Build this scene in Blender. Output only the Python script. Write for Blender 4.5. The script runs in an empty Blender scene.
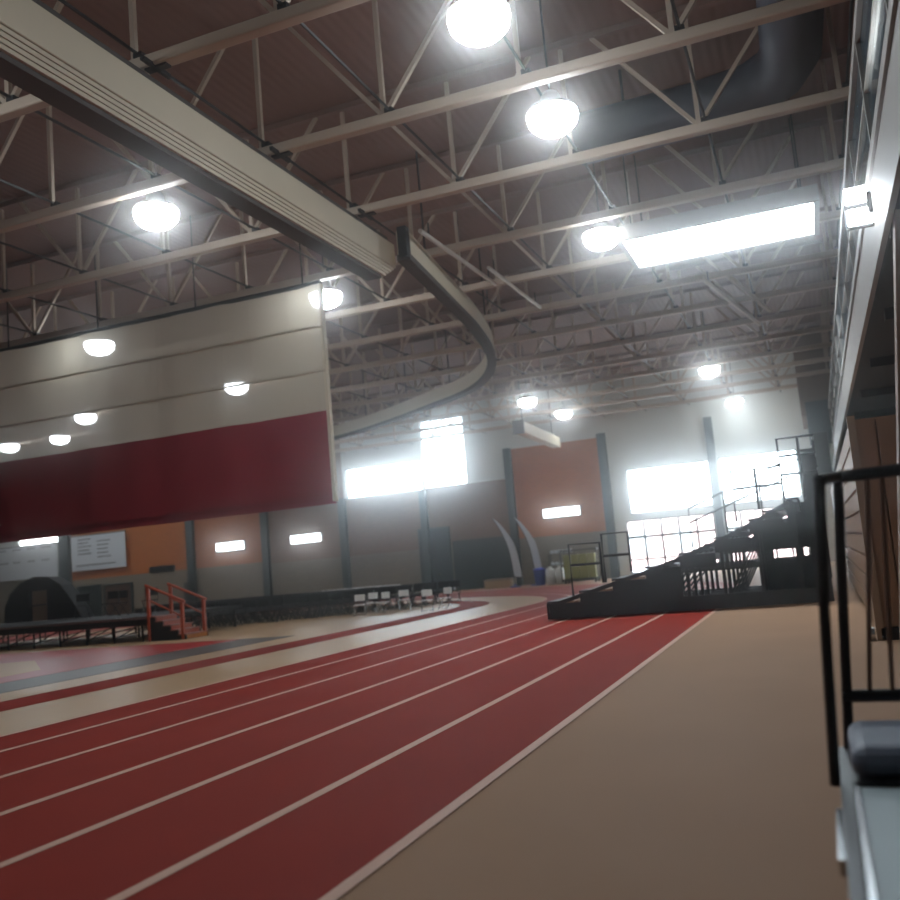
import bpy, math, random
from mathutils import Vector, Matrix
random.seed(11)
PI = math.pi
COL = bpy.context.scene.collection

# ------------------------------------------------------------------ helpers
def lin(c):
    out = []
    for v in c:
        v /= 255.0
        out.append(v / 12.92 if v <= 0.04045 else ((v + 0.055) / 1.055) ** 2.4)
    return (out[0], out[1], out[2], 1.0)

def mat(name, rgb, rough=0.6, metal=0.0, var=0.12, scale=3.0, bump=0.0, bscale=40.0, spec=0.5):
    m = bpy.data.materials.new(name); m.use_nodes = True
    nt = m.node_tree; N = nt.nodes; L = nt.links
    b = N['Principled BSDF']
    b.inputs['Roughness'].default_value = rough
    b.inputs['Metallic'].default_value = metal
    b.inputs['Specular IOR Level'].default_value = spec
    tc = N.new('ShaderNodeTexCoord')
    no = N.new('ShaderNodeTexNoise'); no.inputs['Scale'].default_value = scale; no.inputs['Detail'].default_value = 4
    L.new(tc.outputs['Object'], no.inputs['Vector'])
    mx = N.new('ShaderNodeMix'); mx.data_type = 'RGBA'
    c = lin(rgb)
    mx.inputs[6].default_value = tuple(v * (1 - var) for v in c[:3]) + (1,)
    mx.inputs[7].default_value = tuple(min(1, v * (1 + var)) for v in c[:3]) + (1,)
    L.new(no.outputs['Fac'], mx.inputs[0]); L.new(mx.outputs[2], b.inputs['Base Color'])
    if bump:
        n2 = N.new('ShaderNodeTexNoise'); n2.inputs['Scale'].default_value = bscale
        L.new(tc.outputs['Object'], n2.inputs['Vector'])
        bp = N.new('ShaderNodeBump'); bp.inputs['Strength'].default_value = bump; bp.inputs['Distance'].default_value = 0.01
        L.new(n2.outputs['Fac'], bp.inputs['Height']); L.new(bp.outputs['Normal'], b.inputs['Normal'])
    return m

def emit(name, rgb, strength):
    m = bpy.data.materials.new(name); m.use_nodes = True
    b = m.node_tree.nodes['Principled BSDF']
    b.inputs['Base Color'].default_value = (.8, .8, .8, 1)
    b.inputs['Emission Color'].default_value = lin(rgb)
    b.inputs['Emission Strength'].default_value = strength
    return m

def brick_mat(name, c1, c2, mortar, w=0.4, h=0.2, rough=0.8, msize=0.012):
    m = bpy.data.materials.new(name); m.use_nodes = True
    nt = m.node_tree; N = nt.nodes; L = nt.links; b = N['Principled BSDF']
    b.inputs['Roughness'].default_value = rough
    tc = N.new('ShaderNodeTexCoord'); mp = N.new('ShaderNodeMapping')
    mp.inputs['Rotation'].default_value = (PI / 2, 0, 0)
    L.new(tc.outputs['Object'], mp.inputs['Vector'])
    br = N.new('ShaderNodeTexBrick')
    br.inputs['Color1'].default_value = lin(c1); br.inputs['Color2'].default_value = lin(c2); br.inputs['Mortar'].default_value = lin(mortar)
    br.inputs['Scale'].default_value = 1.0; br.inputs['Brick Width'].default_value = w; br.inputs['Row Height'].default_value = h
    br.inputs['Mortar Size'].default_value = msize
    L.new(mp.outputs['Vector'], br.inputs['Vector']); L.new(br.outputs['Color'], b.inputs['Base Color'])
    return m

EACH = {'hanger', 'post', 'clamp', 'bracket', 'side_plate', 'seam_band', 'soffit_beam'}
class MB:
    def __init__(s): s.v = []; s.f = []; s.mi = []; s.cur = 0
    def quad(s, *p):
        n = len(s.v); s.v += [tuple(q) for q in p]; s.f.append(tuple(range(n, n + len(p)))); s.mi.append(s.cur); return s
    def box(s, x0, x1, y0, y1, z0, z1):
        n = len(s.v)
        s.v += [(x0,y0,z0),(x1,y0,z0),(x1,y1,z0),(x0,y1,z0),(x0,y0,z1),(x1,y0,z1),(x1,y1,z1),(x0,y1,z1)]
        for f in ((3,2,1,0),(4,5,6,7),(0,1,5,4),(1,2,6,5),(2,3,7,6),(3,0,4,7)):
            s.f.append(tuple(n + i for i in f)); s.mi.append(s.cur)
        return s
    def bar(s, p, q, w, h=None, up=(0,0,1)):
        h = h or w; p = Vector(p); q = Vector(q); d = (q - p).normalized(); u = Vector(up)
        if abs(d.dot(u)) > .98: u = Vector((0,1,0))
        a = d.cross(u).normalized() * w / 2; b = a.cross(d).normalized() * h / 2
        n = len(s.v)
        for c in (p, q):
            for i, j in ((-1,-1),(1,-1),(1,1),(-1,1)): s.v.append(tuple(c + a * i + b * j))
        for f in ((0,1,2,3),(7,6,5,4),(0,4,5,1),(1,5,6,2),(2,6,7,3),(3,7,4,0)):
            s.f.append(tuple(n + i for i in f)); s.mi.append(s.cur)
        return s
    def tube(s, pts, r, n=8, cap=True):
        pts = [Vector(p) for p in pts]; rings = []
        for i, p in enumerate(pts):
            d = ((pts[min(i+1, len(pts)-1)] - pts[max(i-1, 0)])).normalized()
            u = Vector((0,0,1)) if abs(d.z) < .95 else Vector((1,0,0))
            a = d.cross(u).normalized(); b = a.cross(d).normalized()
            k = len(s.v); rings.append(k)
            for j in range(n):
                t = 2 * PI * j / n; s.v.append(tuple(p + (a * math.cos(t) + b * math.sin(t)) * r))
        for i in range(len(rings) - 1):
            for j in range(n):
                s.f.append((rings[i]+j, rings[i]+(j+1) % n, rings[i+1]+(j+1) % n, rings[i+1]+j)); s.mi.append(s.cur)
        if cap:
            s.f.append(tuple(rings[0]+j for j in reversed(range(n)))); s.mi.append(s.cur)
            s.f.append(tuple(rings[-1]+j for j in range(n))); s.mi.append(s.cur)
        return s
    def lathe(s, prof, c=(0,0,0), n=20):
        k0 = len(s.v)
        for r, z in prof:
            for j in range(n):
                t = 2 * PI * j / n; s.v.append((c[0] + r * math.cos(t), c[1] + r * math.sin(t), c[2] + z))
        for i in range(len(prof) - 1):
            for j in range(n):
                a = k0 + i * n; s.f.append((a + j, a + (j+1) % n, a + n + (j+1) % n, a + n + j)); s.mi.append(s.cur)
        s.f.append(tuple(k0 + j for j in reversed(range(n)))); s.mi.append(s.cur)
        m = k0 + (len(prof) - 1) * n
        s.f.append(tuple(m + j for j in range(n))); s.mi.append(s.cur)
        return s
    def prism(s, poly, h0, h1, axis='z'):
        def P(a, b, h): return {'z': (a, b, h), 'y': (a, h, b), 'x': (h, a, b)}[axis]
        n = len(s.v); m = len(poly)
        for h in (h0, h1): s.v += [P(a, b, h) for a, b in poly]
        s.f.append(tuple(n + i for i in reversed(range(m)))); s.mi.append(s.cur)
        s.f.append(tuple(n + m + i for i in range(m))); s.mi.append(s.cur)
        for i in range(m):
            j = (i + 1) % m; s.f.append((n+i, n+j, n+m+j, n+m+i)); s.mi.append(s.cur)
        return s
    def build(s, name, m, parent=None, bevel=0.0, smooth=False):
        if name in EACH and parent is not None:      # loose pieces become parts of their own
            par = list(range(len(s.v)))
            def find(i):
                while par[i] != i: par[i] = par[par[i]]; i = par[i]
                return i
            for f in s.f:
                for i in f[1:]: par[find(i)] = find(f[0])
            groups = {}
            for f in s.f: groups.setdefault(find(f[0]), []).append(f)
            if len(groups) > 1:
                for fs in groups.values():
                    ids = sorted({i for f in fs for i in f}); ix = {i: k for k, i in enumerate(ids)}
                    p = MB(); p.v = [s.v[i] for i in ids]; p.f = [tuple(ix[i] for i in f) for f in fs]; p.mi = [0]*len(fs)
                    p.build(name, m, parent, bevel, smooth)
                return None
        me = bpy.data.meshes.new(name); me.from_pydata(s.v, [], s.f)
        ms = m if isinstance(m, (list, tuple)) else [m]
        for x in ms: me.materials.append(x)
        for p, i in zip(me.polygons, s.mi):
            p.material_index = i; p.use_smooth = smooth
        import bmesh
        bm = bmesh.new(); bm.from_mesh(me); bmesh.ops.recalc_face_normals(bm, faces=bm.faces); bm.to_mesh(me); bm.free()
        o = bpy.data.objects.new(name, me); COL.objects.link(o)
        if parent is not None: o.parent = parent
        if bevel:
            bv = o.modifiers.new('bevel', 'BEVEL'); bv.width = bevel; bv.segments = 3; bv.limit_method = 'ANGLE'
        return o

def tag(o, label=None, cat=None, group=None, kind=None):
    if label: o['label'] = label
    if cat: o['category'] = cat
    if group: o['group'] = group
    if kind: o['kind'] = kind
    return o

def empty(name, loc=(0,0,0), rz=0.0):
    o = bpy.data.objects.new(name, None); COL.objects.link(o); o.location = loc; o.rotation_euler.z = rz; return o

def kids(o): return [c for c in bpy.data.objects if c.parent == o]
def copy_tree(o, parent=None):
    ch = kids(o); c = o.copy(); COL.objects.link(c)
    if parent is not None: c.parent = parent
    for k in ch: copy_tree(k, c)
    return c

# ------------------------------------------------------------------ materials
M = {}
M['tan'] = mat('tan_floor', (166,132,106), .7, var=.10, scale=.6, bump=.15, bscale=60, spec=.12)
M['red'] = mat('track_red', (146,50,40), .7, var=.12, scale=.8, bump=.2, bscale=90, spec=.08)
M['line'] = mat('lane_line', (214,172,150), .6, var=.05)
M['beige'] = mat('infield_beige', (190,156,118), .38, var=.07, scale=.7, spec=.25)
M['court'] = mat('court_red', (176,34,38), .32, var=.08, scale=.5, spec=.09)
M['courtgrey'] = mat('court_border_grey', (84,78,74), .4, var=.1, spec=.15)
M['gold'] = mat('court_gold', (190,128,44), .35, var=.1, spec=.15)
M['deck'] = mat('roof_deck', (126,96,86), .7, var=.10, scale=.4)
M['truss'] = mat('truss_paint', (180,163,146), .55, var=.06)
M['topchord'] = mat('top_chord_paint', (128,102,92), .6, var=.06)
M['rod'] = mat('dark_rod', (48,46,48), .5, metal=.3)
M['conduit'] = mat('conduit_metal', (210,206,198), .3, metal=.6)
M['beambox'] = mat('valance_cream', (206,194,172), .6, var=.06, scale=1.5)
M['netdark'] = mat('net_dark', (72,64,60), .7)
M['pale'] = mat('pale_wall', (206,208,202), .8, var=.05, scale=.5)
M['tanwall'] = brick_mat('grey_block', (140,130,114), (132,123,108), (120,112,98))
M['orange'] = brick_mat('orange_brick', (196,114,52), (184,104,46), (170,98,46), .3, .1)
M['brown'] = brick_mat('brown_brick', (140,104,80), (130,96,74), (116,88,68), .3, .1)
M['pad'] = mat('dark_pad', (40,50,50), .6, var=.15)
M['dcol'] = mat('column_dark', (56,70,74), .5)
M['door'] = mat('door_dark', (38,52,62), .5)
M['doorbrown'] = mat('door_brown', (84,58,44), .5)
M['frame'] = mat('window_frame', (92,98,102), .5)
M['outred'] = mat('outside_brick', (226,190,184), .9)
M['outgrey'] = mat('outside_paving', (190,190,190), .9)
M['black'] = mat('black_steel', (16,18,22), .45, var=.1)
M['blackfab'] = mat('black_fabric', (22,24,28), .8)
M['plank'] = mat('plank_grey', (70,72,78), .35, metal=.4)
M['plank2'] = mat('plank_tan', (150,118,90), .5)
M['maroon'] = mat('curtain_maroon', (150,44,58), .75, var=.06, scale=.8)
M['hem'] = mat('curtain_hem', (150,52,66), .6, var=.05)
M['chrome'] = mat('chrome', (210,212,214), .2, metal=.9)
M['white'] = mat('white_paint', (226,226,222), .4, var=.03)
M['fabric_w'] = mat('banner_white', (214,220,226), .7, var=.03)
M['ink'] = mat('banner_ink', (70,72,82), .8)
M['orangepaint'] = mat('orange_paint', (176,76,44), .35)
M['tread'] = mat('stair_tread', (160,110,96), .5)
M['kick'] = mat('stair_kick', (190,120,40), .5)
M['wood'] = mat('bleacher_wood', (142,108,84), .5, var=.15, scale=2)
M['woodlight'] = mat('bleacher_edge', (150,124,102), .5)
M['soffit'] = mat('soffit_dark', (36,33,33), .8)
M['brace'] = mat('brace_brown', (140,114,98), .6)
M['fascia'] = mat('fascia_pale', (140,134,128), .5, var=.08, scale=1.2)
M['cartdeck'] = mat('cart_deck', (205,224,230), .45, var=.06, scale=1.5)
M['cartrim'] = mat('cart_rim', (30,34,40), .4)
M['matt'] = mat('mat_blue', (112,122,140), .5, var=.12, scale=4)
M['yellow'] = mat('mat_yellow', (150,150,70), .6)
M['blue'] = mat('bin_blue', (30,60,170), .4)
M['green'] = mat('duct_green', (126,138,124), .6)
M['ductdark'] = mat('duct_dark', (70,74,86), .55, var=.1)
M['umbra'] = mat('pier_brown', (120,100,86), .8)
M['rubber'] = mat('rubber', (24,24,24), .7)
M['lamp'] = emit('lamp_glow', (240,250,255), 72)
M['strip'] = emit('strip_glow', (246,252,255), 14)
M['sky'] = emit('daylight_panel', (232,246,255), 26)
M['flood'] = emit('flood_glow', (238,248,255), 60)

# deck: corrugation
nt = M['deck'].node_tree; tc = nt.nodes.new('ShaderNodeTexCoord'); wv = nt.nodes.new('ShaderNodeTexWave')
wv.bands_direction = 'X'; wv.inputs['Scale'].default_value = 1.6
bp = nt.nodes.new('ShaderNodeBump'); bp.inputs['Strength'].default_value = .25; bp.inputs['Distance'].default_value = .04
nt.links.new(tc.outputs['Object'], wv.inputs['Vector']); nt.links.new(wv.outputs['Fac'], bp.inputs['Height'])
nt.links.new(bp.outputs['Normal'], nt.nodes['Principled BSDF'].inputs['Normal'])

# glass
def glass(name, tint, mixf):
    m = bpy.data.materials.new(name); m.use_nodes = True; nt = m.node_tree; N = nt.nodes
    b = N['Principled BSDF']; b.inputs['Base Color'].default_value = lin(tint); b.inputs['Roughness'].default_value = .08
    t = N.new('ShaderNodeBsdfTransparent'); t.inputs['Color'].default_value = (.95,.98,1,1)
    mx = N.new('ShaderNodeMixShader'); mx.inputs[0].default_value = mixf
    nt.links.new(t.outputs[0], mx.inputs[1]); nt.links.new(b.outputs[0], mx.inputs[2])
    nt.links.new(mx.outputs[0], N['Material Output'].inputs['Surface'])
    return m
M['glass'] = glass('window_glass', (220,235,245), .08)
M['parapet'] = glass('parapet_glass', (90,112,124), .6)
# see-through white mesh of the curtain
m = bpy.data.materials.new('curtain_mesh'); m.use_nodes = True; nt = m.node_tree; N = nt.nodes
b = N['Principled BSDF']; b.inputs['Base Color'].default_value = lin((206,196,178)); b.inputs['Roughness'].default_value = .8
tl = N.new('ShaderNodeBsdfTranslucent'); tl.inputs['Color'].default_value = lin((206,196,178))
tr = N.new('ShaderNodeBsdfTransparent')
m1 = N.new('ShaderNodeMixShader'); m1.inputs[0].default_value = .2
m2 = N.new('ShaderNodeMixShader'); m2.inputs[0].default_value = .13
nt.links.new(b.outputs[0], m1.inputs[1]); nt.links.new(tl.outputs[0], m1.inputs[2])
nt.links.new(m1.outputs[0], m2.inputs[1]); nt.links.new(tr.outputs[0], m2.inputs[2])
nt.links.new(m2.outputs[0], N['Material Output'].inputs['Surface'])
M['mesh'] = m

FAR = 52.0; ROOF = 11.2; ZB = 8.83
XL, XR, YN = -60.0, 6.0, -5.0

# ------------------------------------------------------------------ setting
o = MB().box(XL-.3, XR+.3, YN-.3, FAR+.35, -.3, 0).build('floor', M['tan']); tag(o, kind='structure')
o = MB().box(XL-.3, XR+.3, YN-.3, FAR+.35, ROOF, ROOF+.3).build('ceiling', M['deck']); tag(o, kind='structure')
o = MB().box(XL-.3, XL, YN-.3, FAR+.35, 0, ROOF).build('wall_left', M['tanwall']); tag(o, kind='structure')
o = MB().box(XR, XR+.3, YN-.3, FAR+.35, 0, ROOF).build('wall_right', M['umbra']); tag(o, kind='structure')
o = MB().box(XL, XR, YN-.3, YN, 0, ROOF).build('wall_near', M['tanwall']); tag(o, kind='structure')

# running track (flat layers, a few millimetres each)
CX, CY = -19.4, 30.0
def oval(r, y0=YN+.5, n=40, far=True):
    """half oval: straight along +Y at CX+r, arc over the top, straight back at CX-r"""
    p = [(CX + r, y0)]
    for i in range(n + 1):
        t = PI * i / n; p.append((CX + r * math.cos(t), CY + r * math.sin(t)))
    p.append((CX - r, y0)); return p
def ribbon(r0, r1, z, z0=None):
    b = MB(); a = oval(r0); c = oval(r1)
    for i in range(len(a) - 1):
        b.quad((*a[i], z), (*c[i], z), (*c[i+1], z), (*a[i+1], z))
    return b
RI, RO = 10.4, 17.1
trk = ribbon(RI, RO, .004).build('running_track', M['red']); tag(trk, kind='structure')
for r in (17.06, 15.94, 14.76, 13.67, 12.48, 11.3):
    ribbon(r-.045, r+.045, .008).build('lane_line', M['line'], trk)
ribbon(RI-.05, RI+.04, .008).build('lane_line', M['line'], trk)
inf = MB(); a = oval(RI)
inf.quad(*[(x, y, .002) for x, y in a]).build('infield_floor', M['beige'])
tag(bpy.data.objects['infield_floor'], kind='structure')
o = ribbon(7.25, 8.34, .005).build('floor_band', M['red']); tag(o, kind='structure')
crt = MB().box(-30, -13.3, 0, 22.0, .003, .007).build('court_floor', M['courtgrey']); tag(crt, kind='structure')
MB().box(-28.4, -14.95, 1.5, 20.9+1.0, .007, .010).build('court_surface', M['court'], crt)
MB().prism([(-19.9,18.4),(-19.1,18.8),(-16.3,16.2),(-16.1,14.9)], .010, .012).build('court_letter', M['gold'], crt)

# far wall with openings
WIN = [(-21.8,-19.0,6.2,10.3),(-27.1,-21.95,6.15,8.0),(-9.6,-5.1,3.4,5.9),(-9.9,-5.15,.15,3.05),(-4.6,-.6,3.4,5.95),(-4.6,-.6,.15,3.05)]
def region(x, z):
    if x > -10.7: return 0
    if x > -16.3: return 2 if 2.65 < z < 7.9 else (1 if z < 2.65 else 0)
    if x > -22.3: return 4 if (z < 2.9 and x < -16.3 and x > -20.3) else (3 if 2.6 < z < 6.2 else (1 if z < 2.6 else 0))
    if x > -27.3: return 1 if z < 2.6 else (3 if z < 6.1 else 0)
    if x > -33: return 1 if z < 2.6 else 3
    if x > -49.4: return 1 if z < 2.75 else 2
    return 1 if z < 3.4 else 0
xs = sorted(set([XL, XR, -10.7, -16.3, -20.3, -22.3, -27.3, -33, -49.4] + [w[0] for w in WIN] + [w[1] for w in WIN]))
zs = sorted(set([0, ROOF, 2.6, 2.65, 2.75, 2.9, 3.4, 6.1, 6.2, 7.9] + [w[2] for w in WIN] + [w[3] for w in WIN]))
wb = MB()
for i in range(len(xs)-1):
    for j in range(len(zs)-1):
        x = (xs[i]+xs[i+1])/2; z = (zs[j]+zs[j+1])/2
        if any(w[0] < x < w[1] and w[2] < z < w[3] for w in WIN): continue
        wb.cur = region(x, z); wb.box(xs[i], xs[i+1], FAR, FAR+.3, zs[j], zs[j+1])
o = wb.build('wall_far', [M['pale'], M['tanwall'], M['orange'], M['brown'], M['pad']]); tag(o, kind='structure')
for k, (x0, x1, z0, z1) in enumerate(WIN):
    w = MB(); t = .07
    w.box(x0, x1, FAR+.08, FAR+.2, z0, z0+t); w.box(x0, x1, FAR+.08, FAR+.2, z1-t, z1)
    w.box(x0, x0+t, FAR+.08, FAR+.2, z0, z1); w.box(x1-t, x1, FAR+.08, FAR+.2, z0, z1)
    if k in (3, 5):
        n = 5
        for i in range(1, n): xx = x0 + (x1-x0)*i/n; w.box(xx-.06, xx+.06, FAR+.08, FAR+.2, z0, z1)
        w.box(x0, x1, FAR+.08, FAR+.2, 2.05, 2.2); w.box(x0, x1, FAR+.08, FAR+.2, .85, .95)
    if k == 0:
        for zz in (7.4, 8.3, 9.2): w.box(x0, x1, FAR+.08, FAR+.2, zz-.04, zz+.04)
    fr = w.build('window_%d' % (k+1), M['frame']); tag(fr, kind='structure')
    MB().box(x0+.03, x1-.03, FAR+.13, FAR+.15, z0+.03, z1-.03).build('pane', M['glass'], fr)
# dark pilasters between the bays
k = 0
for x, z1, w in ((-49.6,ROOF,.9),(-38.9,ROOF,.5),(-33.1,ROOF,.45),(-27.4,6.2,.45),(-21.9,6.1,.4),(-16.35,7.95,.42),(-10.75,8.1,.45),(-4.87,8.2,.42)):
    k += 1
    o = MB().box(x-w/2, x+w/2, FAR-.3, FAR+.02, 0, z1).build('trim_%d' % k, M['dcol']); tag(o, kind='structure')
    if x > -39.5 and x < -38: MB().box(x-.45, x+.45, FAR-.5, FAR-.3, 0, 1.9).build('trim_guard', M['pad'], o)
k = 0
for x0, x1, z1, mt in ((-22.3,-20.5,3.7,'door'),(-48.5,-46.7,2.2,'pad'),(-46.2,-44.0,2.15,'doorbrown')):
    k += 1
    d = MB(); d.box(x0, x1, FAR-.12, FAR+.01, 0, z1)
    d = d.build('door_%d' % k, M[mt]); tag(d, kind='structure')
    f = MB(); f.box(x0-.1, x0, FAR-.18, FAR, 0, z1+.1); f.box(x1, x1+.1, FAR-.18, FAR, 0, z1+.1); f.box(x0, x1, FAR-.18, FAR, z1, z1+.1)
    f.build('door_frame', M['dcol'], d)
    MB().box((x0+x1)/2-.02, (x0+x1)/2+.02, FAR-.14, FAR-.11, 0, z1).build('door_seam', M['black'], d)
    MB().box((x0+x1)/2+.06, (x0+x1)/2+.3, FAR-.2, FAR-.15, 1.0, 1.06).build('door_handle', M['chrome'], d)
# outside
o = MB().box(-80, 60, FAR+.4, 130, -.4, -.1).build('ground', M['outgrey']); tag(o, kind='structure')
ob = MB().box(-16, 14, 74, 84, -.1, 4.2).build('outside_building', M['outred']); tag(ob, 'red brick building seen outside through the far windows', 'building')
MB().box(-16.3, 14.3, 73.7, 84.3, 4.2, 4.6).build('roof_edge', M['outgrey'], ob)
for i in range(8): MB().box(-14+3.4*i, -12.4+3.4*i, 73.9, 74.02, 1.0, 2.8).build('window', M['outgrey'], ob)

# pier and bulkhead at the end of the right side
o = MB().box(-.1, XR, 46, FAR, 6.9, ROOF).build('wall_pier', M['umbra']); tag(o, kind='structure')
o = MB().box(.15, .95, 42, 45.98, 5.2, 6.95).build('duct_box', M['green'], bevel=.03)
MB().box(.1, 1.0, 41.95, 42.05, 5.15, 7.0).build('flange', M['dcol'], o)
tag(o, 'grey green boxy duct under the brown pier at the far end of balcony', 'duct')
o = MB().box(.2, .8, 41.2, 41.94, 3.9, 5.6)
o = o.build('speaker_box', M['black'], bevel=.03); MB().box(.24, .76, 41.17, 41.2, 3.95, 5.5).build('grille', M['blackfab'], o)
tag(o, 'black upright box hung below the grey green duct', 'speaker')

# ------------------------------------------------------------------ roof trusses
SP = 3.25; Y0 = 10.16; PX0 = -1.09; PP = 4.69; DH = 1.75
ys = [Y0 + SP*i for i in range(-4, 13)]
X0T, X1T = -58.0, 5.8
def truss_web(i, x):  # members around the bottom node x
    return [('vert', x), ]
vm = MB().bar((0,0,ZB+.05), (0,0,ROOF-.18), .075, .075).build('web', M['truss']); vme = vm.data
dm1 = MB().bar((0,0,ZB+.05), (DH,0,ROOF-.1), .075, .07).build('web', M['truss']); d1 = dm1.data
dm2 = MB().bar((0,0,ZB+.05), (-DH,0,ROOF-.1), .075, .07).build('web', M['truss']); d2 = dm2.data
for t in (vm, dm1, dm2): bpy.data.objects.remove(t)
ORD = {0:'first', 1:'second', 2:'third', 3:'fourth', 4:'fifth', 5:'sixth'}
for i, y in enumerate(ys):
    tr = empty('roof_truss', (0, y, 0)); tag(tr, kind='structure')
    c = MB().box(X0T, X1T, -.1, .1, -.1, .08).build('bottom_chord', M['truss'], tr, bevel=.03); c.location.z = ZB
    c = MB().box(X0T, X1T, -.06, .06, ROOF-.14, ROOF-.02).build('top_chord', M['topchord'], tr)
    near = 3 <= i <= 9
    lat = MB()
    n = 0; x = PX0 + PP
    while x > (-30 if near else X0T+2):
        for dx, me, q in ((0, vme, None), (0, d1, 1), (0, d2, -1), (PP/2, vme, None)):
            if x + dx > X1T - (PP/2 if q == 1 else 0): continue
            if near:
                w = bpy.data.objects.new('web', me); COL.objects.link(w); w.parent = tr; w.location.x = x + dx
            elif q is None: lat.bar((x+dx,0,ZB+.05), (x+dx,0,ROOF-.18), .09)
            else: lat.bar((x,0,ZB+.05), (x+q*DH,0,ROOF-.1), .10, .08)
        x -= PP
    if near:
        while x > X0T + 2:
            lat.bar((x,0,ZB+.05), (x,0,ROOF-.18), .09); lat.bar((x,0,ZB+.05), (x+DH,0,ROOF-.1), .1, .08); lat.bar((x,0,ZB+.05), (x-DH,0,ROOF-.1), .1, .08)
            x -= PP
    if lat.v: lat.build('web_lattice', M['truss'], tr)
# bridging rods running the length of the hall, clamped on the chords
for k in range(-1, 20):
    x = PX0 - PP/2*k + .12
    b = MB(); b.tube([(x, ys[0], ZB+.13), (x, FAR-.4, ZB+.13)], .025, 6)
    for y in ys: b.box(x-.07, x+.07, y-.1, y+.1, ZB+.07, ZB+.15)
    o = b.build('bridging_rod', M['rod']); tag(o, kind='structure')

# conduits under the trusses beside the curved net track
def hung(name, label, cat, p, q, r, m, group=None):
    o = MB().tube([p, q], r, 8).build(name, m)
    b = MB()
    for t in (.1, .9):
        pt = Vector(p).lerp(Vector(q), t); b.bar(pt, (pt.x, pt.y, ZB+.12), .03)
    b.build('hanger', M['rod'], o); tag(o, label, cat, group); return o
hung('conduit_pipe', 'bright metal pipe just right of the start of curved net track', 'pipe', (-7.1,17.9,8.62), (-7.0,22.6,8.62), .05, M['conduit'])
hung('conduit_pipe', 'shorter bright pipe near the middle of curved net track', 'pipe', (-6.7,21.2,8.62), (-6.65,25.6,8.62), .045, M['conduit'])
hung('conduit_pipe', 'cream pipe pair member left, under trusses right of bright daylight panel', 'pipe', (-2.1,25.6,8.6), (-1.0,32.6,8.6), .06, M['truss'])
hung('conduit_pipe', 'cream pipe pair member right, under trusses beyond the daylight panel', 'pipe', (-1.4,25.9,8.6), (-.6,30.9,8.6), .06, M['truss'])

# large dark air duct with an elbow above the trusses on the right
pts = [(-3.6,18.35,9.95), (-1.2,18.3,9.95), (-.2,18.1,9.95), (.35,17.6,9.95), (.6,16.9,9.95), (.65,14.5,9.95), (.65,11,9.95)]
o = MB().tube(pts, .52, 16).build('air_duct', M['ductdark'], smooth=True)
b = MB()
for p in ((-2.6,18.33),( .62,15.2),(.65,12.2)): b.bar((p[0],p[1],10.4),(p[0],p[1],ROOF-.01),.05)
b.build('hanger', M['rod'], o)
tag(o, 'large dark round air duct with elbow between roof trusses at upper right', 'duct')

# ------------------------------------------------------------------ daylight panel
sk = MB(); x0, x1, y0, y1, z0 = -3.3, .75, 20.6, 22.85, 8.4
sk.box(x0-.12, x1+.12, y0-.12, y0, z0-.03, z0+.32); sk.box(x0-.12, x1+.12, y1, y1+.12, z0-.03, z0+.32)
sk.box(x0-.12, x0, y0, y1, z0-.03, z0+.32); sk.box(x1, x1+.12, y0, y1, z0-.03, z0+.32); sk.box(x0, x1, y0, y1, z0+.28, z0+.32)
sk = sk.build('ceiling_light', M['fascia'])
MB().box(x0, x1, y0, y1, z0, z0+.04).build('diffuser', M['sky'], sk)
b = MB()
for x in (x0+.2, x1-.2):
    for y in (y0+.2, y1-.2): b.tube([(x,y,z0+.3),(x,y,ROOF-.01)], .02, 6)
b.build('hanger', M['rod'], sk)
tag(sk, 'very wide glowing white light panel hung under trusses at upper right', 'light')

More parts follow.
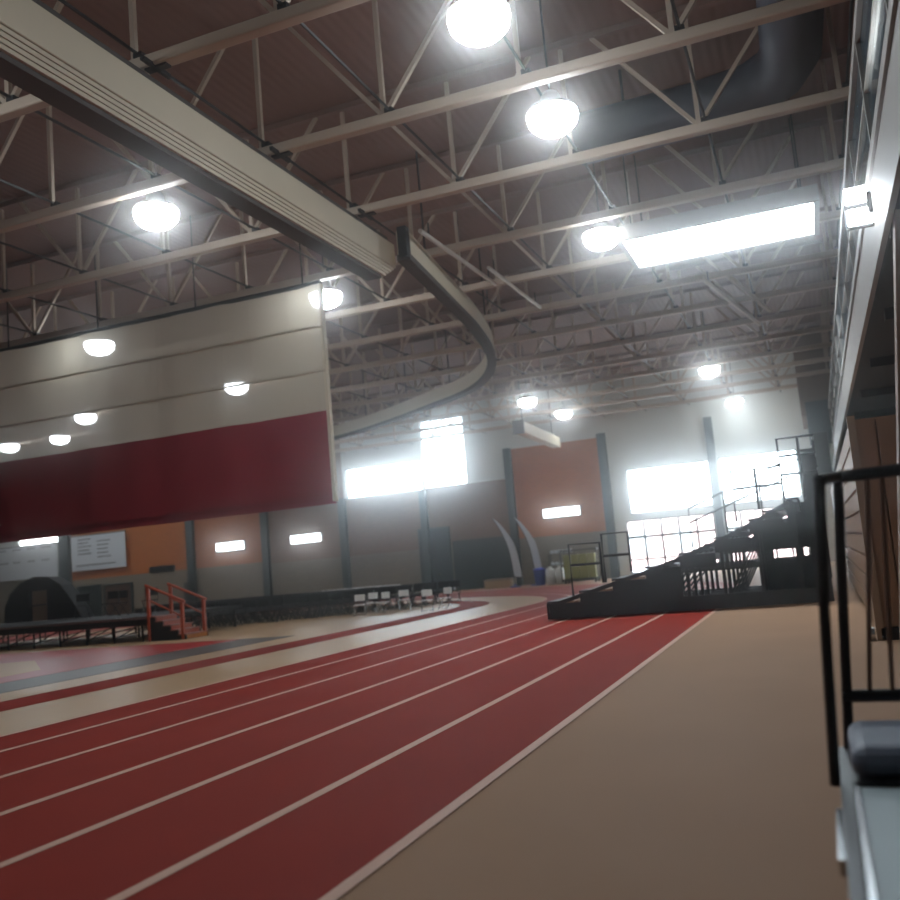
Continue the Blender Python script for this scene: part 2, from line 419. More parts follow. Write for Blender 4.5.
# ------------------------------------------------------------------ high bay lamps
def make_lamp():
    r = empty('high_bay_lamp')
    MB().lathe([(.02,.34),(.12,.34),(.16,.26),(.17,.16),(.40,.04),(.43,0),(.41,-.02),(.40,0)], n=24).build('housing', M['fascia'], r, smooth=True)
    MB().lathe([(.40,.0),(.42,-.08),(.39,-.2),(.28,-.31),(.14,-.36),(.02,-.37)], n=24).build('lens', M['lamp'], r, smooth=True)
    MB().tube([(0,0,.3),(0,0,ROOF-8.68)], .018, 6).build('hanger', M['rod'], r)
    return r
lp = make_lamp()
LAMPS = [(-3.31,11.09,'largest glowing high bay lamp, at the very top near the centre'),
 (-3.19,14.3,'second largest glowing high bay lamp, just below the one at top'),
 (-3.75,20.55,'high bay lamp touching the end of the wide light panel'),
 (-10.91,14.04,'bright high bay lamp left of and below the cream box beam'),
 (-10.98,20.73,'high bay lamp beside the top corner of the hanging curtain'),
 (-18.38,20.83,'oval looking lamp seen brightest through the pale curtain mesh'),
 (-11.57,40.56,'left one of two small far lamps above the orange brick panel'),
 (-11.21,45.65,'right one of two small far lamps above the orange brick panel'),
 (-3.39,39.64,'far lamp high above the large windows, upper of the two there'),
 (-3.23,50.0,'far lamp nearest the pale wall above the large windows'),
 (-18.95,28.44,'faint small lamp through curtain mesh close to its edge'),
 (-26.44,29.02,'faint small lamp through curtain mesh, below the oval lamp'),
 (-30.73,32.08,'faint lamp through curtain mesh low at the far left'),
 (-33.5,38.0,'faint lamp through curtain mesh, directly above the maroon band edge'),
 (-41.0,40.0,'lamp at far left, mostly behind the maroon band of the curtain'),
 (-41.0,47.0,'lamp beyond curtain near the wall with white banners'),
 (-26.0,45.0,'lamp beyond curtain before the brown brick bays'),
 (-3.2,4.7,'unseen lamp added over the nearest end of the track lanes'),  # unseen, added to light the cart mat's front face
 (-10.9,7.3,'unseen lamp added left of the cream box beam'),  # second unseen lamp, added for light on near surfaces
 (-50.5,46.0,'lamp added beyond the maroon band to brighten the wide white banner'),  # added behind the curtain to brighten the wide banner
 (-46.0,46.5,'lamp added beyond the maroon band to brighten the small white banner'),  # added likewise, extra light for the small banner
 (-33.6,32.02,'leftmost faint lamp through the curtain mesh above maroon band')]
for i, (x, y, lab) in enumerate(LAMPS):
    o = lp if i == 0 else copy_tree(lp)
    o.location = (x, y, 8.66); tag(o, lab, 'lamp', 'high bay lamps')

# ------------------------------------------------------------------ cream box beam with folded net
bx = -7.9
b = MB().box(bx-.5, bx, 3.0, 18.3, 8.06, 8.6)
o = b.build('box_beam', M['beambox'], bevel=.02)
b = MB()
for k in range(4): b.box(bx-.47+.01*k, bx-.02-.012*k, 3.0, 18.2-.12*k, 8.06-.07*(k+1), 8.06-.07*k-.012)
b.build('folded_net', M['beambox'], o)
MB().box(bx-.44, bx-.1, 3.0, 17.7, 7.70, 7.775).build('bottom_weight', M['netdark'], o)
MB().box(bx-.54, bx-.02, 3.0, 18.0, 8.6, 8.68).build('top_rail', M['netdark'], o)
b = MB()
for y in ys:
    if 3.2 < y < 18: b.box(bx-.3, bx-.2, y-.05, y+.05, 8.66, 8.9); b.box(bx-.02, bx+.34, y-.06, y+.06, 8.70, 8.76); b.box(bx+.1, bx+.16, y-.3, y+.3, 8.70, 8.76)
b.build('clamp', M['rod'], o)
tag(o, 'long cream box beam with folded net running from the upper left corner', 'beam')

# curved track that carries the net over the bend
ctl = [(-7.46,17.9),(-7.9,21.5),(-8.35,24.9),(-9.07,28.3),(-10.2,31.3),(-11.9,33.8),(-14.5,35.9),(-17.6,38.2),(-20.8,40.1),(-26,42.2)]
def crom(P, n=6):
    out = []
    for i in range(len(P)-1):
        p0 = Vector(P[max(i-1,0)]); p1 = Vector(P[i]); p2 = Vector(P[i+1]); p3 = Vector(P[min(i+2,len(P)-1)])
        for k in range(n):
            t = k/n; out.append(.5*((2*p1)+(p2-p0)*t+(2*p0-5*p1+4*p2-p3)*t*t+(3*p1-p0-3*p2+p3)*t**3))
    out.append(Vector(P[-1])); return out
def band(c, off0, off1, z0, z1):
    b = MB(); pr = None
    for i, p in enumerate(c):
        d = (c[min(i+1,len(c)-1)] - c[max(i-1,0)]).normalized(); nrm = Vector((d.y, -d.x))
        a = p + nrm*off0; e = p + nrm*off1
        q = [(a.x,a.y,z0),(e.x,e.y,z0),(e.x,e.y,z1),(a.x,a.y,z1)]
        if pr:
            for j in range(4): b.quad(pr[j], pr[(j+1)%4], q[(j+1)%4], q[j])
        else: b.quad(*q)
        pr = q
    b.quad(*pr); return b
cr = crom(ctl)
o = band(cr, -.2, .05, 8.2, 8.72).build('net_track', M['beambox'])
band(cr, -.22, .07, 8.06, 8.2).build('net_edge', M['netdark'], o)
b = MB()
for p in cr[3::6]: b.bar((p.x,p.y,8.7),(p.x,p.y,ROOF-.01),.04)
b.build('hanger', M['rod'], o)
MB().box(-7.6,-7.4,17.8,18.0,8.1,8.78).build('pivot', M['rod'], o)
tag(o, 'curved cream net track bending to the left below the roof trusses', 'track')
o = MB().bar((-11.7,39.2,7.25),(-12.0,46.6,7.25),.45,.5).build('box_beam', M['beambox'], bevel=.02)
b = MB()
for t in (.1,.9): b.bar((-11.7-.3*t,39.2+7.4*t,7.5),(-11.7-.3*t,39.2+7.4*t,ROOF-.01),.04)
b.build('hanger', M['rod'], o); MB().box(-11.95,-11.45,39.1,39.2,6.95,7.55).build('end_cap', M['netdark'], o)
tag(o, 'short cream box beam hanging before the orange brick panel', 'beam')

# ------------------------------------------------------------------ divider curtain
CYY = 19.8; cx0, cx1 = -34.0, -10.6
def sheet(x0, x1, z0, z1, n, thick, ph=0.0, rows=1):
    b = MB(); g = []
    for side in (0, 1):
        for r in range(rows+1):
            for i in range(n+1):
                x = x0+(x1-x0)*i/n; z = z0+(z1-z0)*r/rows
                y = CYY + .035*math.sin(x*1.9+ph) + .02*math.sin(x*4.3) + (thick if side else 0)
                b.v.append((x, y, z))
    W = n+1; S = W*(rows+1)
    for r in range(rows):
        for i in range(n):
            a = r*W+i
            b.f += [(a,a+1,a+W+1,a+W), (S+a+W,S+a+W+1,S+a+1,S+a)]; b.mi += [0,0]
    return b
cur = empty('divider_curtain', (0,0,0))
b = MB(); n=120
for i in range(n):  # single mesh layer
    xa = cx0+(cx1-cx0)*i/n; xb = cx0+(cx1-cx0)*(i+1)/n
    f = lambda x: CYY + .035*math.sin(x*1.9) + .02*math.sin(x*4.3)
    b.quad((xa,f(xa),5.45),(xb,f(xb),5.45),(xb,f(xb),8.62),(xa,f(xa),8.62))
b.build('mesh_panel', M['mesh'], cur, smooth=True)
sheet(cx0, cx1, 3.3, 5.46, 120, .02).build('maroon_panel', M['maroon'], cur, smooth=True)
sheet(cx0, cx1, 3.2, 3.42, 120, .045).build('hem', M['hem'], cur, smooth=True)
b = MB()
for z in (6.45, 7.55): b.box(cx0, cx1-.02, CYY-.075, CYY-.055, z-.03, z+.03)
b.build('seam_band', M['mesh'], cur)
MB().box(cx1-.06, cx1+.02, CYY-.06, CYY+.08, 3.25, 8.62).build('side_hem', M['beambox'], cur)
MB().tube([(cx0,CYY,8.66),(cx1,CYY,8.66)], .06, 8).build('top_pipe', M['rod'], cur)
b = MB()
for i in range(8): x = cx0+.5+(cx1-cx0-1)*i/7; b.tube([(x,CYY,8.66),(x,CYY,ROOF-.01)], .02, 6)
b.build('hanger', M['rod'], cur)
tag(cur, 'raised divider curtain, pale see-through mesh above a broad maroon band', 'curtain')

# ------------------------------------------------------------------ wall lights, banners, vent
def wall_light(x0, x1, z0, z1, lab):
    o = MB().box(x0-.06, x1+.06, FAR-.12, FAR, z0-.06, z1+.06).build('wall_light', M['frame'])
    MB().box(x0, x1, FAR-.2, FAR-.12, z0, z1).build('diffuser', M['strip'], o, bevel=.05)
    tag(o, lab, 'light', 'strip lights on the far wall')
wall_light(-14.5,-12.4,3.7,4.16,'glowing wall light in middle of the tall orange brick panel')
wall_light(-31.2,-29.05,3.72,4.2,'glowing wall light between two dark pilasters, right one under curtain')
wall_light(-36.85,-34.75,3.72,4.22,'glowing wall light on orange brick just right of the stairs')
wall_light(-53.7,-49.95,5.6,5.95,'long light strip above white banner at far left')

def banner(x0, x1, z0, z1, blocks, lab):
    b = MB().box(x0, x1, FAR-.36, FAR-.33, z0, z1); b.cur = 1; rnd = random.Random(int(x1*10))
    for (a, c, zt, zb, rows) in blocks:
        for r in range(rows):
            z = zt + (zb-zt)*r/max(1,rows-1); x = a; end = c - rnd.random()*(c-a)*.25
            while x < end:
                wd = .07+rnd.random()*.16
                b.box(x, min(x+wd,end), FAR-.366, FAR-.36, z-.05, z+.045); x += wd+.05
    o = b.build('wall_banner', [M['fabric_w'], M['ink']])
    r = MB().tube([(x0-.05,FAR-.35,z1+.02),(x1+.05,FAR-.35,z1+.02)], .04, 6).build('top_rod', M['rod'], o)
    for x in (x0+.2, x1-.2): MB().box(x-.03, x+.03, FAR-.35, FAR+.01, z1, z1+.05).build('bracket', M['rod'], o)
    tag(o, lab, 'banner')
banner(-48.8,-44.1,3.35,5.75,[(-48.2,-47.0,5.5,4.5,5),(-46.5,-45.3,5.3,4.2,5),(-48.4,-44.5,3.7,3.7,1)],'white banner with two columns of small dark lettering beside orange brick')
banner(-57.5,-50.1,3.15,5.5,[(-57,-56,5.3,5.3,1),(-55.6,-54.6,5.3,5.3,1),(-54.2,-53.4,5.3,5.3,1),(-52.8,-52.0,5.3,5.3,1),(-51.5,-50.6,5.3,5.3,1),
   (-57,-56,4.4,4.4,1),(-55.6,-54.6,4.4,4.4,1),(-54.2,-53.4,4.4,4.4,1),(-52.8,-52.0,4.4,4.4,1),(-51.5,-50.6,4.4,4.4,1),(-57.2,-56,3.9,3.9,1),(-57.2,-56.2,3.4,3.4,1)],'wide white banner in two tiers at far left above the black arch')
o = MB().box(-42.4,-40.35,FAR-.1,FAR,2.75,3.15).build('wall_vent', M['dcol'])
b = MB()
for i in range(5): b.box(-42.3,-40.45,FAR-.14,FAR-.1,2.79+.07*i,2.83+.07*i)
b.build('louver', M['black'], o); tag(o, 'dark wide vent on orange brick wall above the stairs', 'vent')

# ------------------------------------------------------------------ feather flags
def flag(x, y, lab):
    r = empty('feather_flag', (x, y, 0))
    pole = [(0,0,.08),(-.05,0,1.0),(-.18,0,2.0),(-.42,0,2.8),(-.75,0,3.5),(-.98,0,3.85)]
    MB().tube(crom3(pole), .025, 6).build('pole', M['rod'], r)
    b = MB(); c = crom3(pole); n = len(c)
    for i in range(3, n-1):
        p, q = c[i], c[i+1]; w = lambda k: .10+.34*min(1,(n-1-k)/12) if k > n-13 else .44
        wa, wb_ = w(i), w(i+1)
        b.v += []
        b.quad((p.x,-.01,p.z),(p.x+wa,-.01,p.z-.05),(q.x+wb_,-.01,q.z-.05),(q.x,-.01,q.z)); b.quad((p.x,.01,p.z),(q.x,.01,q.z),(q.x+wb_,.01,q.z-.05),(p.x+wa,.01,p.z-.05))
    b.build('sail', M['fabric_w'], r)
    MB().lathe([(.3,0),(.3,.05),(.06,.09),(.05,.2)], n=12).build('base', M['blue'], r)
    tag(r, lab, 'flag', 'feather flags')
def crom3(P, n=5):
    out = []
    for i in range(len(P)-1):
        p0 = Vector(P[max(i-1,0)]); p1 = Vector(P[i]); p2 = Vector(P[i+1]); p3 = Vector(P[min(i+2,len(P)-1)])
        for k in range(n):
            t = k/n; out.append(.5*((2*p1)+(p2-p0)*t+(2*p0-5*p1+4*p2-p3)*t*t+(3*p1-p0-3*p2+p3)*t**3))
    out.append(Vector(P[-1])); return out
flag(-15.75, 49.2, 'left one of two tall curved white feather flags by dark padding')
flag(-14.75, 49.9, 'right one of two tall curved white feather flags, before orange panel')

# rack of balls, bin, containers, mats cart
o = empty('ball_rack', (-13.35, 50.6, 0))
b = MB()
for x in (-.7,.7):
    for y in (-.2,.2): b.bar((x,y,0),(x,y,1.6),.04)
b.build('frame', M['black'], o)
for z in (.45,.95,1.6): MB().box(-.7,.7,-.2,.2,z-.02,z).build('shelf', M['black'], o)
tag(o, 'black rack of pale balls standing below the orange brick panel', 'rack')
ball = None
def sph(r): return [(max(.001,r*math.sin(PI*i/10)), -r*math.cos(PI*i/10)) for i in range(11)]
for z, labz in ((1.11,'upper row of'),(.0,'')):
    if z == 0: continue
    for k in range(6):
        if ball is None: ball = MB().lathe(sph(.11), n=14).build('ball', M['fabric_w'], smooth=True); q = ball
        else: q = ball.copy(); COL.objects.link(q)
        q.location = (-13.9+.22*k, 50.55, .95+.115); tag(q, 'pale ball on the middle shelf of the black rack', 'ball', 'balls on the middle shelf')
for k in range(6):
    q = ball.copy(); COL.objects.link(q); q.location = (-13.9+.22*k, 50.55, 1.6+.115); tag(q, 'pale ball on the top shelf of the black rack', 'ball', 'balls on the top shelf')
o = MB().lathe([(.26,0),(.33,.8),(.35,.82),(.35,.86),(.3,.86)], (-14.35,49.3,0), 16).build('waste_bin', M['blue'], smooth=True); MB().lathe([(.35,.86),(.3,.92),(.05,.94)], (-14.35,49.3,0), 16).build('lid', M['blue'], o)
tag(o, 'blue round bin beside the white containers by far wall', 'bin')
wc = MB().lathe([(.24,0),(.25,.75),(.2,.84),(.1,.88)], (0,0,0), 16).build('water_cooler', M['white'], smooth=True)
MB().lathe([(.11,.88),(.11,.96),(.05,.97)], (0,0,0), 12).build('lid', M['white'], wc)
wc.location = (-13.72,49.2,0); tag(wc, 'white container standing next to the blue bin', 'container')
w2 = copy_tree(wc); w2.location = (-13.15,49.1,0); tag(w2, 'white container further from blue bin, beside yellow mats', 'container')
o = empty('mat_cart', (-11.75, 48.2, 0))
b = MB()
for x in (-.95,.95):
    for y in (-.4,.4): b.tube([(x,y,.1),(x,y,1.72)], .04, 8)
for z in (.2,1.72):
    for y in (-.4,.4): b.tube([(-.95,y,z),(.95,y,z)], .04, 8)
    for x in (-.95,.95): b.tube([(x,-.4,z),(x,.4,z)], .04, 8)
b.build('frame', M['black'], o)
for x in (-.8,.8):
    for y in (-.35,.35): MB().lathe([(.05,0),(.07,.03),(.07,.1),(.04,.18)], (x,y,0), 10).build('caster', M['rubber'], o)
tag(o, 'black framed cart holding yellow green mats before the far wall', 'cart')
ym = None
for k in range(4):
    if ym is None: ym = MB().box(-.2,.2,-.33,.33,0,1.25).build('gym_mat', M['yellow'], bevel=.04); q = ym
    else: q = ym.copy(); COL.objects.link(q)
    q.location = (-12.4+.43*k, 48.2, .245); tag(q, 'yellow green mat standing upright in the black framed cart', 'mat', 'mats in the cart')
o = MB().box(-17.9,-16.3,50.2,51.2,0,.45).build('low_crate', M['beige'], bevel=.03); MB().box(-17.92,-16.28,50.18,51.22,.4,.5).build('lid', M['woodlight'], o)
tag(o, 'low beige box on floor in front of the dark padded wall', 'box')

# ------------------------------------------------------------------ portable stage, stairs and what stands there
SX0, SX1, SY0, SY1, SZ = -33.0, -19.35, 23.5, 28.6, .75
st = empty('portable_stage', (0,0,0))
MB().box(SX0, SX1, SY0, SY1, SZ-.10, SZ).build('deck', M['blackfab'], st)
MB().box(SX0, SX1, SY0-.03, SY0, SZ-.07, SZ+.01).build('edge_trim', M['chrome'], st)
MB().box(SX0, SX1, SY0+.02, SY0+.05, .5, SZ-.1).build('skirt', M['blackfab'], st)
for i in range(13):
    x = SX0+.3+(SX1-SX0-.6)*i/12
    b = MB()
    for y in (SY0+.12, (SY0+SY1)/2, SY1-.12): b.tube([(x,y,0),(x,y,SZ-.1)], .03, 8)
    b.bar((x,SY0+.12,.15),(x,SY1-.12,.6),.03)
    if i < 12: b.bar((x,SY0+.12,.12),(x+1.0,SY0+.12,.5),.025)
    b.build('leg_frame', M['black'], st)
tag(st, 'low black portable stage with bright metal front edge at the left', 'stage')
# stairs descending towards +X
sr = empty('stage_stairs', (0,0,0))
ya, yb = 23.45, 24.55; x0 = -19.3; run = .275
b = MB(); poly = [(x0,0)]
for k in range(5):
    poly += [(x0+run*k, .75-.15*k), (x0+run*(k+1), .75-.15*k)]
poly.append((x0+run*5, 0))
pp = [(x0,.0)]
for k in range(5): pp += [(x0+run*k, .72-.145*k), (x0+run*(k+1), .72-.145*k)]
pp += [(x0+run*5, 0)]
MB().prism(pp, ya, ya+.06, 'y').build('side_panel', M['blackfab'], sr)
MB().prism(pp, yb-.06, yb, 'y').build('side_panel', M['blackfab'], sr)
for k in range(5):
    z = .745-.145*k
    MB().box(x0+run*k, x0+run*(k+1)+.02, ya-.02, yb+.02, z-.035, z).build('tread', M['tread'], sr)
    MB().box(x0+run*(k+1)-.02, x0+run*(k+1), ya+.06, yb-.06, z-.15, z-.035).build('riser', M['kick' if k == 4 else 'orangepaint'], sr)
for y in (ya+.02, yb-.02):
    b = MB(); xe = x0+run*5-.1
    b.bar((x0+.05,y,0),(x0+.05,y,1.68),.09); b.bar((xe,y,0),(xe,y,1.12),.09)
    b.build('post', M['orangepaint'], sr)
    MB().tube([(x0-.05,y,1.70),(xe+.1,y,1.12)], .045, 8).build('handrail', M['orangepaint'], sr)
    MB().tube([(x0+.05,y,1.25),(xe,y,.68)], .03, 8).build('mid_rail', M['orangepaint'], sr)
tag(sr, 'orange stairs with two handrails leading up to the black stage', 'stairs')
# black arch on the stage
ar = empty('arch_tent', (0,0,SZ+.035))
outer = [(-28.9,0),(-28.85,.6),(-28.6,1.05),(-28.1,1.4),(-27.4,1.6),(-26.7,1.55),(-26.2,1.25),(-25.8,.8),(-25.45,.35),(-25.2,0)]
b = MB(); b.prism([(-28.9,0),(-28.85,.6),(-28.6,1.05),(-28.1,1.4),(-27.72,1.52),(-27.72,0)], 27.1, 27.7, 'y')
b.prism([(-27.72,1.12),(-27.72,1.52),(-27.4,1.6),(-26.85,1.57),(-26.85,1.12)], 27.1, 27.7, 'y')
b.prism([(-26.85,0),(-26.85,1.57),(-26.7,1.55),(-26.2,1.25),(-25.8,.8),(-25.45,.35),(-25.2,0)], 27.1, 27.7, 'y')
b.build('shell', M['blackfab'], ar)
MB().tube([(x,27.08,z+.02) for x, z in outer], .03, 6).build('rib', M['black'], ar)
MB().tube([(-27.72,27.08,.55),(-26.85,27.08,.6)], .03, 6).build('crossbar', M['black'], ar)
MB().box(-27.71,-26.86,27.25,27.28,0,1.11).build('back_panel', M['woodlight'], ar)
tag(ar, 'black arched tent with a tan doorway standing on the stage', 'tent')
# folding chairs
def make_chair(seatm, framem):
    r = empty('folding_chair')
    MB().box(-.21,.21,-.2,.2,.43,.46).build('seat', seatm, r, bevel=.012)
    MB().box(-.21,.21,.21,.235,.60,.86).build('backrest', seatm, r, bevel=.012)
    for s in (-1, 1):
        b = MB(); x = .225*s
        b.tube([(x,.24,.86),(x,.2,.46),(x,-.22,.0)], .014, 6); b.tube([(x*.95,-.12,.44),(x*.95,.24,.0)], .014, 6)
        b.build('leg_frame', framem, r)
    b = MB(); b.tube([(-.225,-.19,.05),(.225,-.19,.05)], .012, 6); b.build('crossbar', framem, r)
    return r
bc = make_chair(M['blackfab'], M['black'])
first = True; rnd = random.Random(5)
def put(proto, x, y, z, rz, lab, grp, use):
    o = proto if use else copy_tree(proto)
    o.location = (x, y, z); o.rotation_euler.z = rz; tag(o, lab, 'chair', grp); return o
rows = [(28.9,-21.6,-20.0),(29.7,-23.5,-18.8),(30.5,-25,-17.6),(31.3,-26.5,-16.6),(32.1,-27,-15.7),(32.9,-27.5,-15.1),(33.7,-28,-14.8),(34.5,-28.5,-14.6),(35.3,-29,-14.4),(36.1,-29.5,-14.2)]
for y, xa, xb in rows:
    x = xb
    while x > xa:
        put(bc, x+rnd.uniform(-.02,.02), y+rnd.uniform(-.04,.04), 0, rnd.uniform(-.06,.06), 'black folding chair in the dense rows set out beyond the stairs', 'rows of black chairs', first)
        first = False; x -= .54
for x, y, rz, lab in ((-24.4,26.2,.5,'black chair on the stage, closest to the arch'),(-23.5,26.6,.1,'black chair on the stage, second from the arch'),(-22.6,26.0,-.2,'black chair on the stage, third from the arch'),(-21.7,26.5,.3,'black chair on the stage, nearest the stairs')):
    put(bc, x, y, SZ+.018, rz, lab, None, False)
wcr = make_chair(M['white'], M['chrome']); first = True
for x, y, rz, lab in ((-15.5,30.1,.3,'nearest white folding chair of the left cluster on the infield'),(-14.95,30.9,-.2,'white folding chair in left cluster, in front of the others to the right'),
    (-15.6,31.3,.1,'white folding chair at the back left of the left cluster'),(-14.5,31.8,.5,'white folding chair on the right end of the left cluster'),
    (-12.75,29.8,.3,'nearer white folding chair of the separate pair on the infield'),(-12.45,30.7,-.3,'farther white folding chair of the separate pair on the infield')):
    put(wcr, x, y, 0, rz, lab, 'white folding chairs', first).scale = (.86,.86,.86); first = False
# long white table
tb = empty('folding_table', (-22.4,43.8,0))
MB().box(-2.1,2.1,-.4,.4,.71,.76).build('tabletop', M['white'], tb, bevel=.01)
for x in (-1.8,1.8):
    b = MB()
    for y in (-.3,.3): b.tube([(x,y,0),(x,y,.71)], .02, 6)
    b.tube([(x,-.3,.2),(x,.3,.2)], .015, 6); b.build('leg', M['rod'], tb)
tag(tb, 'long white table behind the rows of black chairs', 'table')

# ------------------------------------------------------------------ portable black bleacher
bl = empty('portable_bleacher', (0,0,0))
BY0, BY1 = 21.35, 27.4; NR = 8
rowx = [-6.1+.78*k for k in range(NR)]; rowz = [.46,.66,.87,1.08,1.32,1.6,1.93,2.3]
for k in range(NR):
    x, z = rowx[k], rowz[k]
    MB().box(x, x+.3, BY0, BY1, z-.05, z).build('seat_plank', M['plank'], bl, bevel=.01)
    if k: MB().box(x-.46, x-.02, BY0, BY1, z-.26, z-.22).build('foot_plank', M['plank2'] if k < 4 else M['plank'], bl)
    else: MB().box(x-.02, x+.02, BY0, BY1, .05, .41).build('riser', M['black'], bl)
    MB().box(x+.28, x+.31, BY0+.02, BY1-.02, max(.08,z-.30), z-.05).build('riser', M['black'], bl)
xe = rowx[-1]+.75
for y in (BY0+.03, BY0+1.2, BY0+2.4, BY0+3.6, BY0+4.8, BY1-.03):
    b = MB()
    b.box(rowx[0], xe, y-.04, y+.04, .06, .2)
    for k in range(NR-1): b.bar((rowx[k]+.1,y,rowz[k]-.1),(rowx[k+1]+.1,y,rowz[k+1]-.1),.06,.09)
    for k in range(NR):
        b.bar((rowx[k]+.15,y,.1),(rowx[k]+.15,y,rowz[k]-.05),.07)
        if k in (4, 6): b.bar((rowx[k-1]+.15,y,.15),(rowx[k]+.15,y,rowz[k]*.8),.045)
    b.bar((rowx[3],y,.9),(xe,y,.9),.05); b.bar((rowx[5]-.2,y,1.45),(xe,y,1.45),.05)
    b.bar((xe-.04,y,.1),(xe-.04,y,2.3),.07)
    b.build('support_frame', M['black'], bl)
b = MB(); b.box(rowx[0]+.05, xe, BY0-.02, BY0+.02, .05, .36)
for k in range(NR-1): b.box(rowx[k]+.02, rowx[k+1]+.02, BY0-.02, BY0+.02, .36 if k < 4 else rowz[k]-.34, rowz[k]-.06)
b.build('end_panel', M['black'], bl)
MB().prism([(rowx[5],1.2),(xe,1.2),(xe,2.2),(rowx[7],2.24),(rowx[7],1.9),(rowx[6],1.85),(rowx[6],1.55)], BY0+1.25, BY0+1.29, 'y').build('back_panel', M['blackfab'], bl)
MB().box(rowx[6]+.2, xe, BY0+1.25, BY0+1.29, .3, .95).build('back_panel', M['blackfab'], bl)
MB().box(xe-.34, xe, BY0-.02, BY0+.02, .36, 3.3).build('end_panel', M['black'], bl)
for (x, y) in ((rowx[1],BY0+.6),(rowx[4],BY0+.6),(rowx[7],BY0+.6),(rowx[1],BY1-.6),(rowx[7],BY1-.6)):
    b = MB().tube([(x-.03,y,.07),(x+.03,y,.07)], .07, 14); b.build('wheel', M['rubber'], bl)
# guard rails: stepped near end, back and two loops
def rail(pts, posts, r=.03):
    b = MB(); b.tube(pts, r, 8)
    for p, q in posts: b.tube([p, q], r, 8)
    b.build('guard_rail', M['black'], bl)
y = BY0-.02
rail([(-5.45,y,.55),(-5.45,y,1.73),(-4.72,y,1.72),(-4.72,y,.8)], [((-5.45,y,1.25),(-4.72,y,1.25))])
rail([(-4.66,y,.8),(-4.66,y,1.9),(-4.05,y,1.9),(-4.05,y,1.0)], [((-4.66,y,1.4),(-4.05,y,1.4))])
top = [(-3.3,y,2.2),(-2.4,y,2.45),(-1.5,y,2.85),(-.9,y,3.05),(-.2,y,3.6),(xe,y,3.6)]
rail([(-1.65,y,1.9),(-1.65,y,3.0),(-.62,y,3.0),(-.62,y,2.2)], [((-1.65,y,2.6),(-.62,y,2.62)),((-1.15,y,2.1),(-1.15,y,3.0))])
rail([(-.62,y,2.3),(-.62,y,3.58),(xe,y,3.58)], [((-.62,y,3.2),(xe,y,3.2)),((-.62,y,2.8),(xe,y,2.8)),((-.2,y,2.3),(-.2,y,3.58))])
rail([(xe,y,3.58),(xe,BY1,3.58)], [((xe,yy,.5),(xe,yy,3.58)) for yy in (y+1,y+2,y+3,y+4,y+5,BY1)]+[((xe,y,z),(xe,BY1,z)) for z in (2.9,3.2)])
y2 = BY1+.02
rail([(-3.4,y2,1.4),(-3.4,y2,2.5),(-.62,y2,3.55),(xe,y2,3.55)], [((-2.4,y2,1.7),(-2.4,y2,2.85)),((-1.4,y2,2.0),(-1.4,y2,3.2)),((-3.4,y2,2.1),(-.62,y2,3.1))])
tag(bl, 'black portable bleacher with steel railings before the big windows', 'bleacher')

# ------------------------------------------------------------------ right side: balcony, retracted bleachers
mz = empty('balcony', (0,0,0)); tag(mz, kind='structure')
FX = 1.0; MY0, MY1 = 4.0, 41.0
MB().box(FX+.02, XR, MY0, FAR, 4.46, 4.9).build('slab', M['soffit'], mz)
MB().box(FX-.04, FX+.02, MY0, MY1, 4.4, 5.2).build('fascia_beam', M['fascia'], mz)
MB().box(FX-.07, FX-.04, MY0, MY1, 5.08, 5.2).build('fascia_ledge', M['fascia'], mz)
MB().box(FX+.02, FX+.04, MY0, MY1, 5.25, 6.48).build('parapet_glass', M['parapet'], mz)
MB().box(FX-.03, FX+.07, MY0, MY1, 6.48, 6.6).build('top_rail', M['fascia'], mz)
MB().box(FX-.01, FX+.05, MY0, MY1, 5.92, 5.96).build('mid_rail', M['conduit'], mz)
yy = MY0+1
while yy < MY1:
    MB().box(FX-.02, FX+.06, yy-.03, yy+.03, 5.2, 6.5).build('baluster', M['fascia'], mz); yy += 2.6
# dark back wall of the recess and inner floor lip
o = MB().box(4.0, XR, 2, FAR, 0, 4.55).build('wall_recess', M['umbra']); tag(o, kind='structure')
for j in range(9):
    yb_ = 6+4*j
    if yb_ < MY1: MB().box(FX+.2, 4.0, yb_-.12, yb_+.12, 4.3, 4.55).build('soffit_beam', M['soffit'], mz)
# leaning brace
o = MB().bar((1.19,9.7,4.44),(.67,9.7,0),.3,.3).build('balcony_brace', M['brace']); tag(o, kind='structure')
# retracted bleachers
rb = empty('retracted_bleachers', (0,0,0))
MB().box(.62, 3.6, 14.0, 36, .16, 3.0).build('body', M['wood'], rb)
b = MB()
for k in range(3):
    pass
MB().box(.6, 3.6, 13.9, 14.0, .0, .16).build('plinth', M['black'], rb)
for k in range(7):
    x = .64+.26*k
    MB().box(x, x+.235, 13.93, 14.0, .18, 2.98).build('end_panel', M['wood'], rb)
MB().box(.54, .64, 13.9, 14.05, 0, 3.05).build('end_post', M['woodlight'], rb)
for k in range(9):
    z = .22+.31*k
    MB().box(.56, .62, 14.05, 36, z, z+.26).build('row_front', M['woodlight'], rb)
MB().tube([(.45,13.95,.09),(.52,13.95,.09)], .09, 14).build('wheel', M['chrome'], rb)
tag(rb, 'tall closed wooden bleachers with brown end panel beyond the cart railing', 'bleacher')
# twin floodlight on the fascia
fl = empty('floodlight', (FX-.04,10.8,4.95))
MB().box(-.05,0,-.12,.12,-.12,.12).build('bracket', M['rod'], fl)
for z in (.11,-.13):
    h = MB().box(-.27,0,-.06,.04,z-.10,z+.10).build('head', M['rod'], fl)
    MB().box(-.26,-.01,-.10,-.06,z-.09,z+.09).build('lens', M['flood'], h, bevel=.02)
tag(fl, 'bright twin floodlight on the balcony edge at the right', 'light')

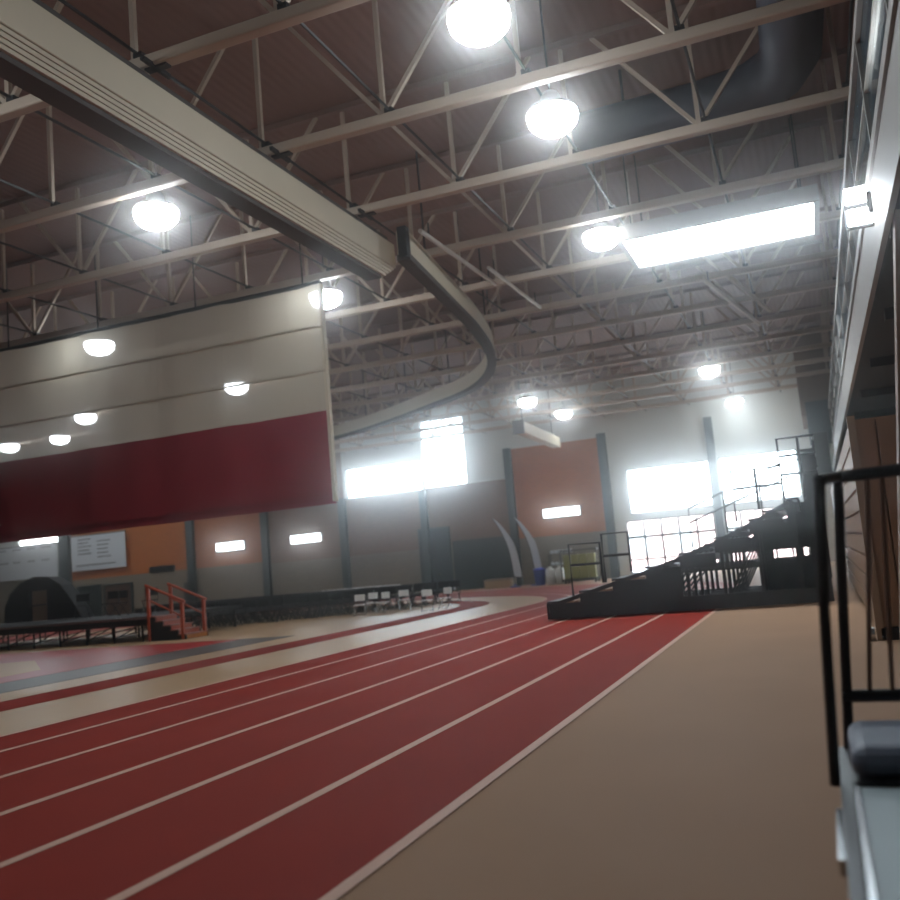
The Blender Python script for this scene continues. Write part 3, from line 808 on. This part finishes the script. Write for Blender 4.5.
# ------------------------------------------------------------------ platform cart in the right corner
ct = empty('platform_cart', (0,0,0))
MB().box(.0, .95, 1.2, 4.1, .44, .5).build('deck', M['cartdeck'], ct, bevel=.008)
b = MB(); b.box(-.05, .0, 1.2, 4.14, .40, .515); b.box(.0, .95, 4.1, 4.14, .40, .515); b.box(-.05,.95,4.14,4.9,.40,.49)
b.build('rim', M['cartrim'], ct, bevel=.006)
MB().box(.0, .02, 1.25, 4.08, .5, .512).build('edge_strip', M['chrome'], ct)
b = MB()
for y in (1.6, 2.6, 3.6): b.box(-.075,-.05,y-.3,y+.3,.42,.47)
b.build('side_plate', M['chrome'], ct)
b = MB(); b.tube([(-.068,4.12,.50),(-.019,4.12,1.231),(.027,4.12,1.714)], .022, 10)
b.build('corner_post', M['black'], ct)
b = MB(); b.tube([(-.002,4.86,.45),(.055,4.86,1.1),(.113,4.86,1.755)], .024, 10); b.build('corner_post', M['black'], ct)
MB().tube([(.027,4.12,1.714),(.113,4.86,1.76)], .025, 10).build('side_rail', M['black'], ct)
MB().tube([(.113,4.86,1.755),(.95,4.86,1.77)], .03, 10).build('top_rail', M['black'], ct)
MB().tube([(-.0,4.86,.728),(.95,4.86,.718)], .03, 10).build('bottom_rail', M['black'], ct)
for x0, x1 in ((.12,.245),(.218,.305),(.36,.43),(.5,.56),(.64,.69)):
    MB().tube([(x0,4.86,.72),(x1,4.86,1.75)], .011, 8).build('baluster', M['brace'], ct)
MB().tube([(.95,4.86,.45),(.95,4.86,1.77)], .028, 10).build('corner_post', M['black'], ct)
for x in (.05,.85):
    for y in (1.5,4.5):
        f = MB().box(x-.06,x+.06,y-.05,y+.05,.16,.41).build('caster_fork', M['chrome'], ct)
        MB().tube([(x-.035,y,.1),(x+.035,y,.1)], .1, 18).build('wheel', M['rubber'], f)
tag(ct, 'platform cart with pale grey deck and black end railing in right corner', 'cart')
o = MB().box(.0,.9,4.16,4.80,.505,.635).build('folded_mat', M['matt'], bevel=.06)
MB().box(.01,.89,4.20,4.79,.567,.573).build('seam', M['black'], o)
tag(o, 'dark blue grey folded mat lying at the far end of cart', 'mat')

# ------------------------------------------------------------------ added scatter volume imitating lens glow and veil
hm = bpy.data.materials.new('lens_veil'); hm.use_nodes = True; nt = hm.node_tree
nt.nodes.remove(nt.nodes['Principled BSDF']); vs = nt.nodes.new('ShaderNodeVolumeScatter')
vs.inputs['Density'].default_value = .0065; vs.inputs['Anisotropy'].default_value = .965; vs.inputs['Color'].default_value = (1,1,1,1)
nt.links.new(vs.outputs[0], nt.nodes['Material Output'].inputs['Volume'])
hz = MB().box(XL-.2, XR+.2, YN-.2, FAR+.25, -.2, ROOF+.2).build('lens_veil', hm); tag(hz, 'added thin volume imitating lens glow around the lights', 'lens_veil', kind='stuff')
# ------------------------------------------------------------------ light, camera
w = bpy.data.worlds.new('world'); bpy.context.scene.world = w; w.use_nodes = True
bg = w.node_tree.nodes['Background']; bg.inputs['Color'].default_value = (.86,.95,1,1); bg.inputs['Strength'].default_value = 26.0

cam = bpy.data.cameras.new('camera'); co = bpy.data.objects.new('camera', cam); COL.objects.link(co)
R = Matrix(((0.926,0.125,0.355),(0.367,-0.082,-0.927),(-0.087,0.989,-0.122)))
q = R.to_quaternion(); q.normalize()
co.matrix_world = Matrix.Translation((0,0,1.5)) @ q.to_matrix().to_4x4()
cam.sensor_width = 36; cam.lens = 935/900*36; cam.clip_end = 300; cam.clip_start = .05
cam.dof.use_dof = True; cam.dof.focus_distance = 10; cam.dof.aperture_fstop = 1.2
sc = bpy.context.scene; sc.camera = co
sc.view_settings.view_transform = 'Standard'; sc.view_settings.look = 'None'; sc.view_settings.gamma = 1
sc.view_settings.use_curve_mapping = False; sc.view_settings.exposure = -0.5
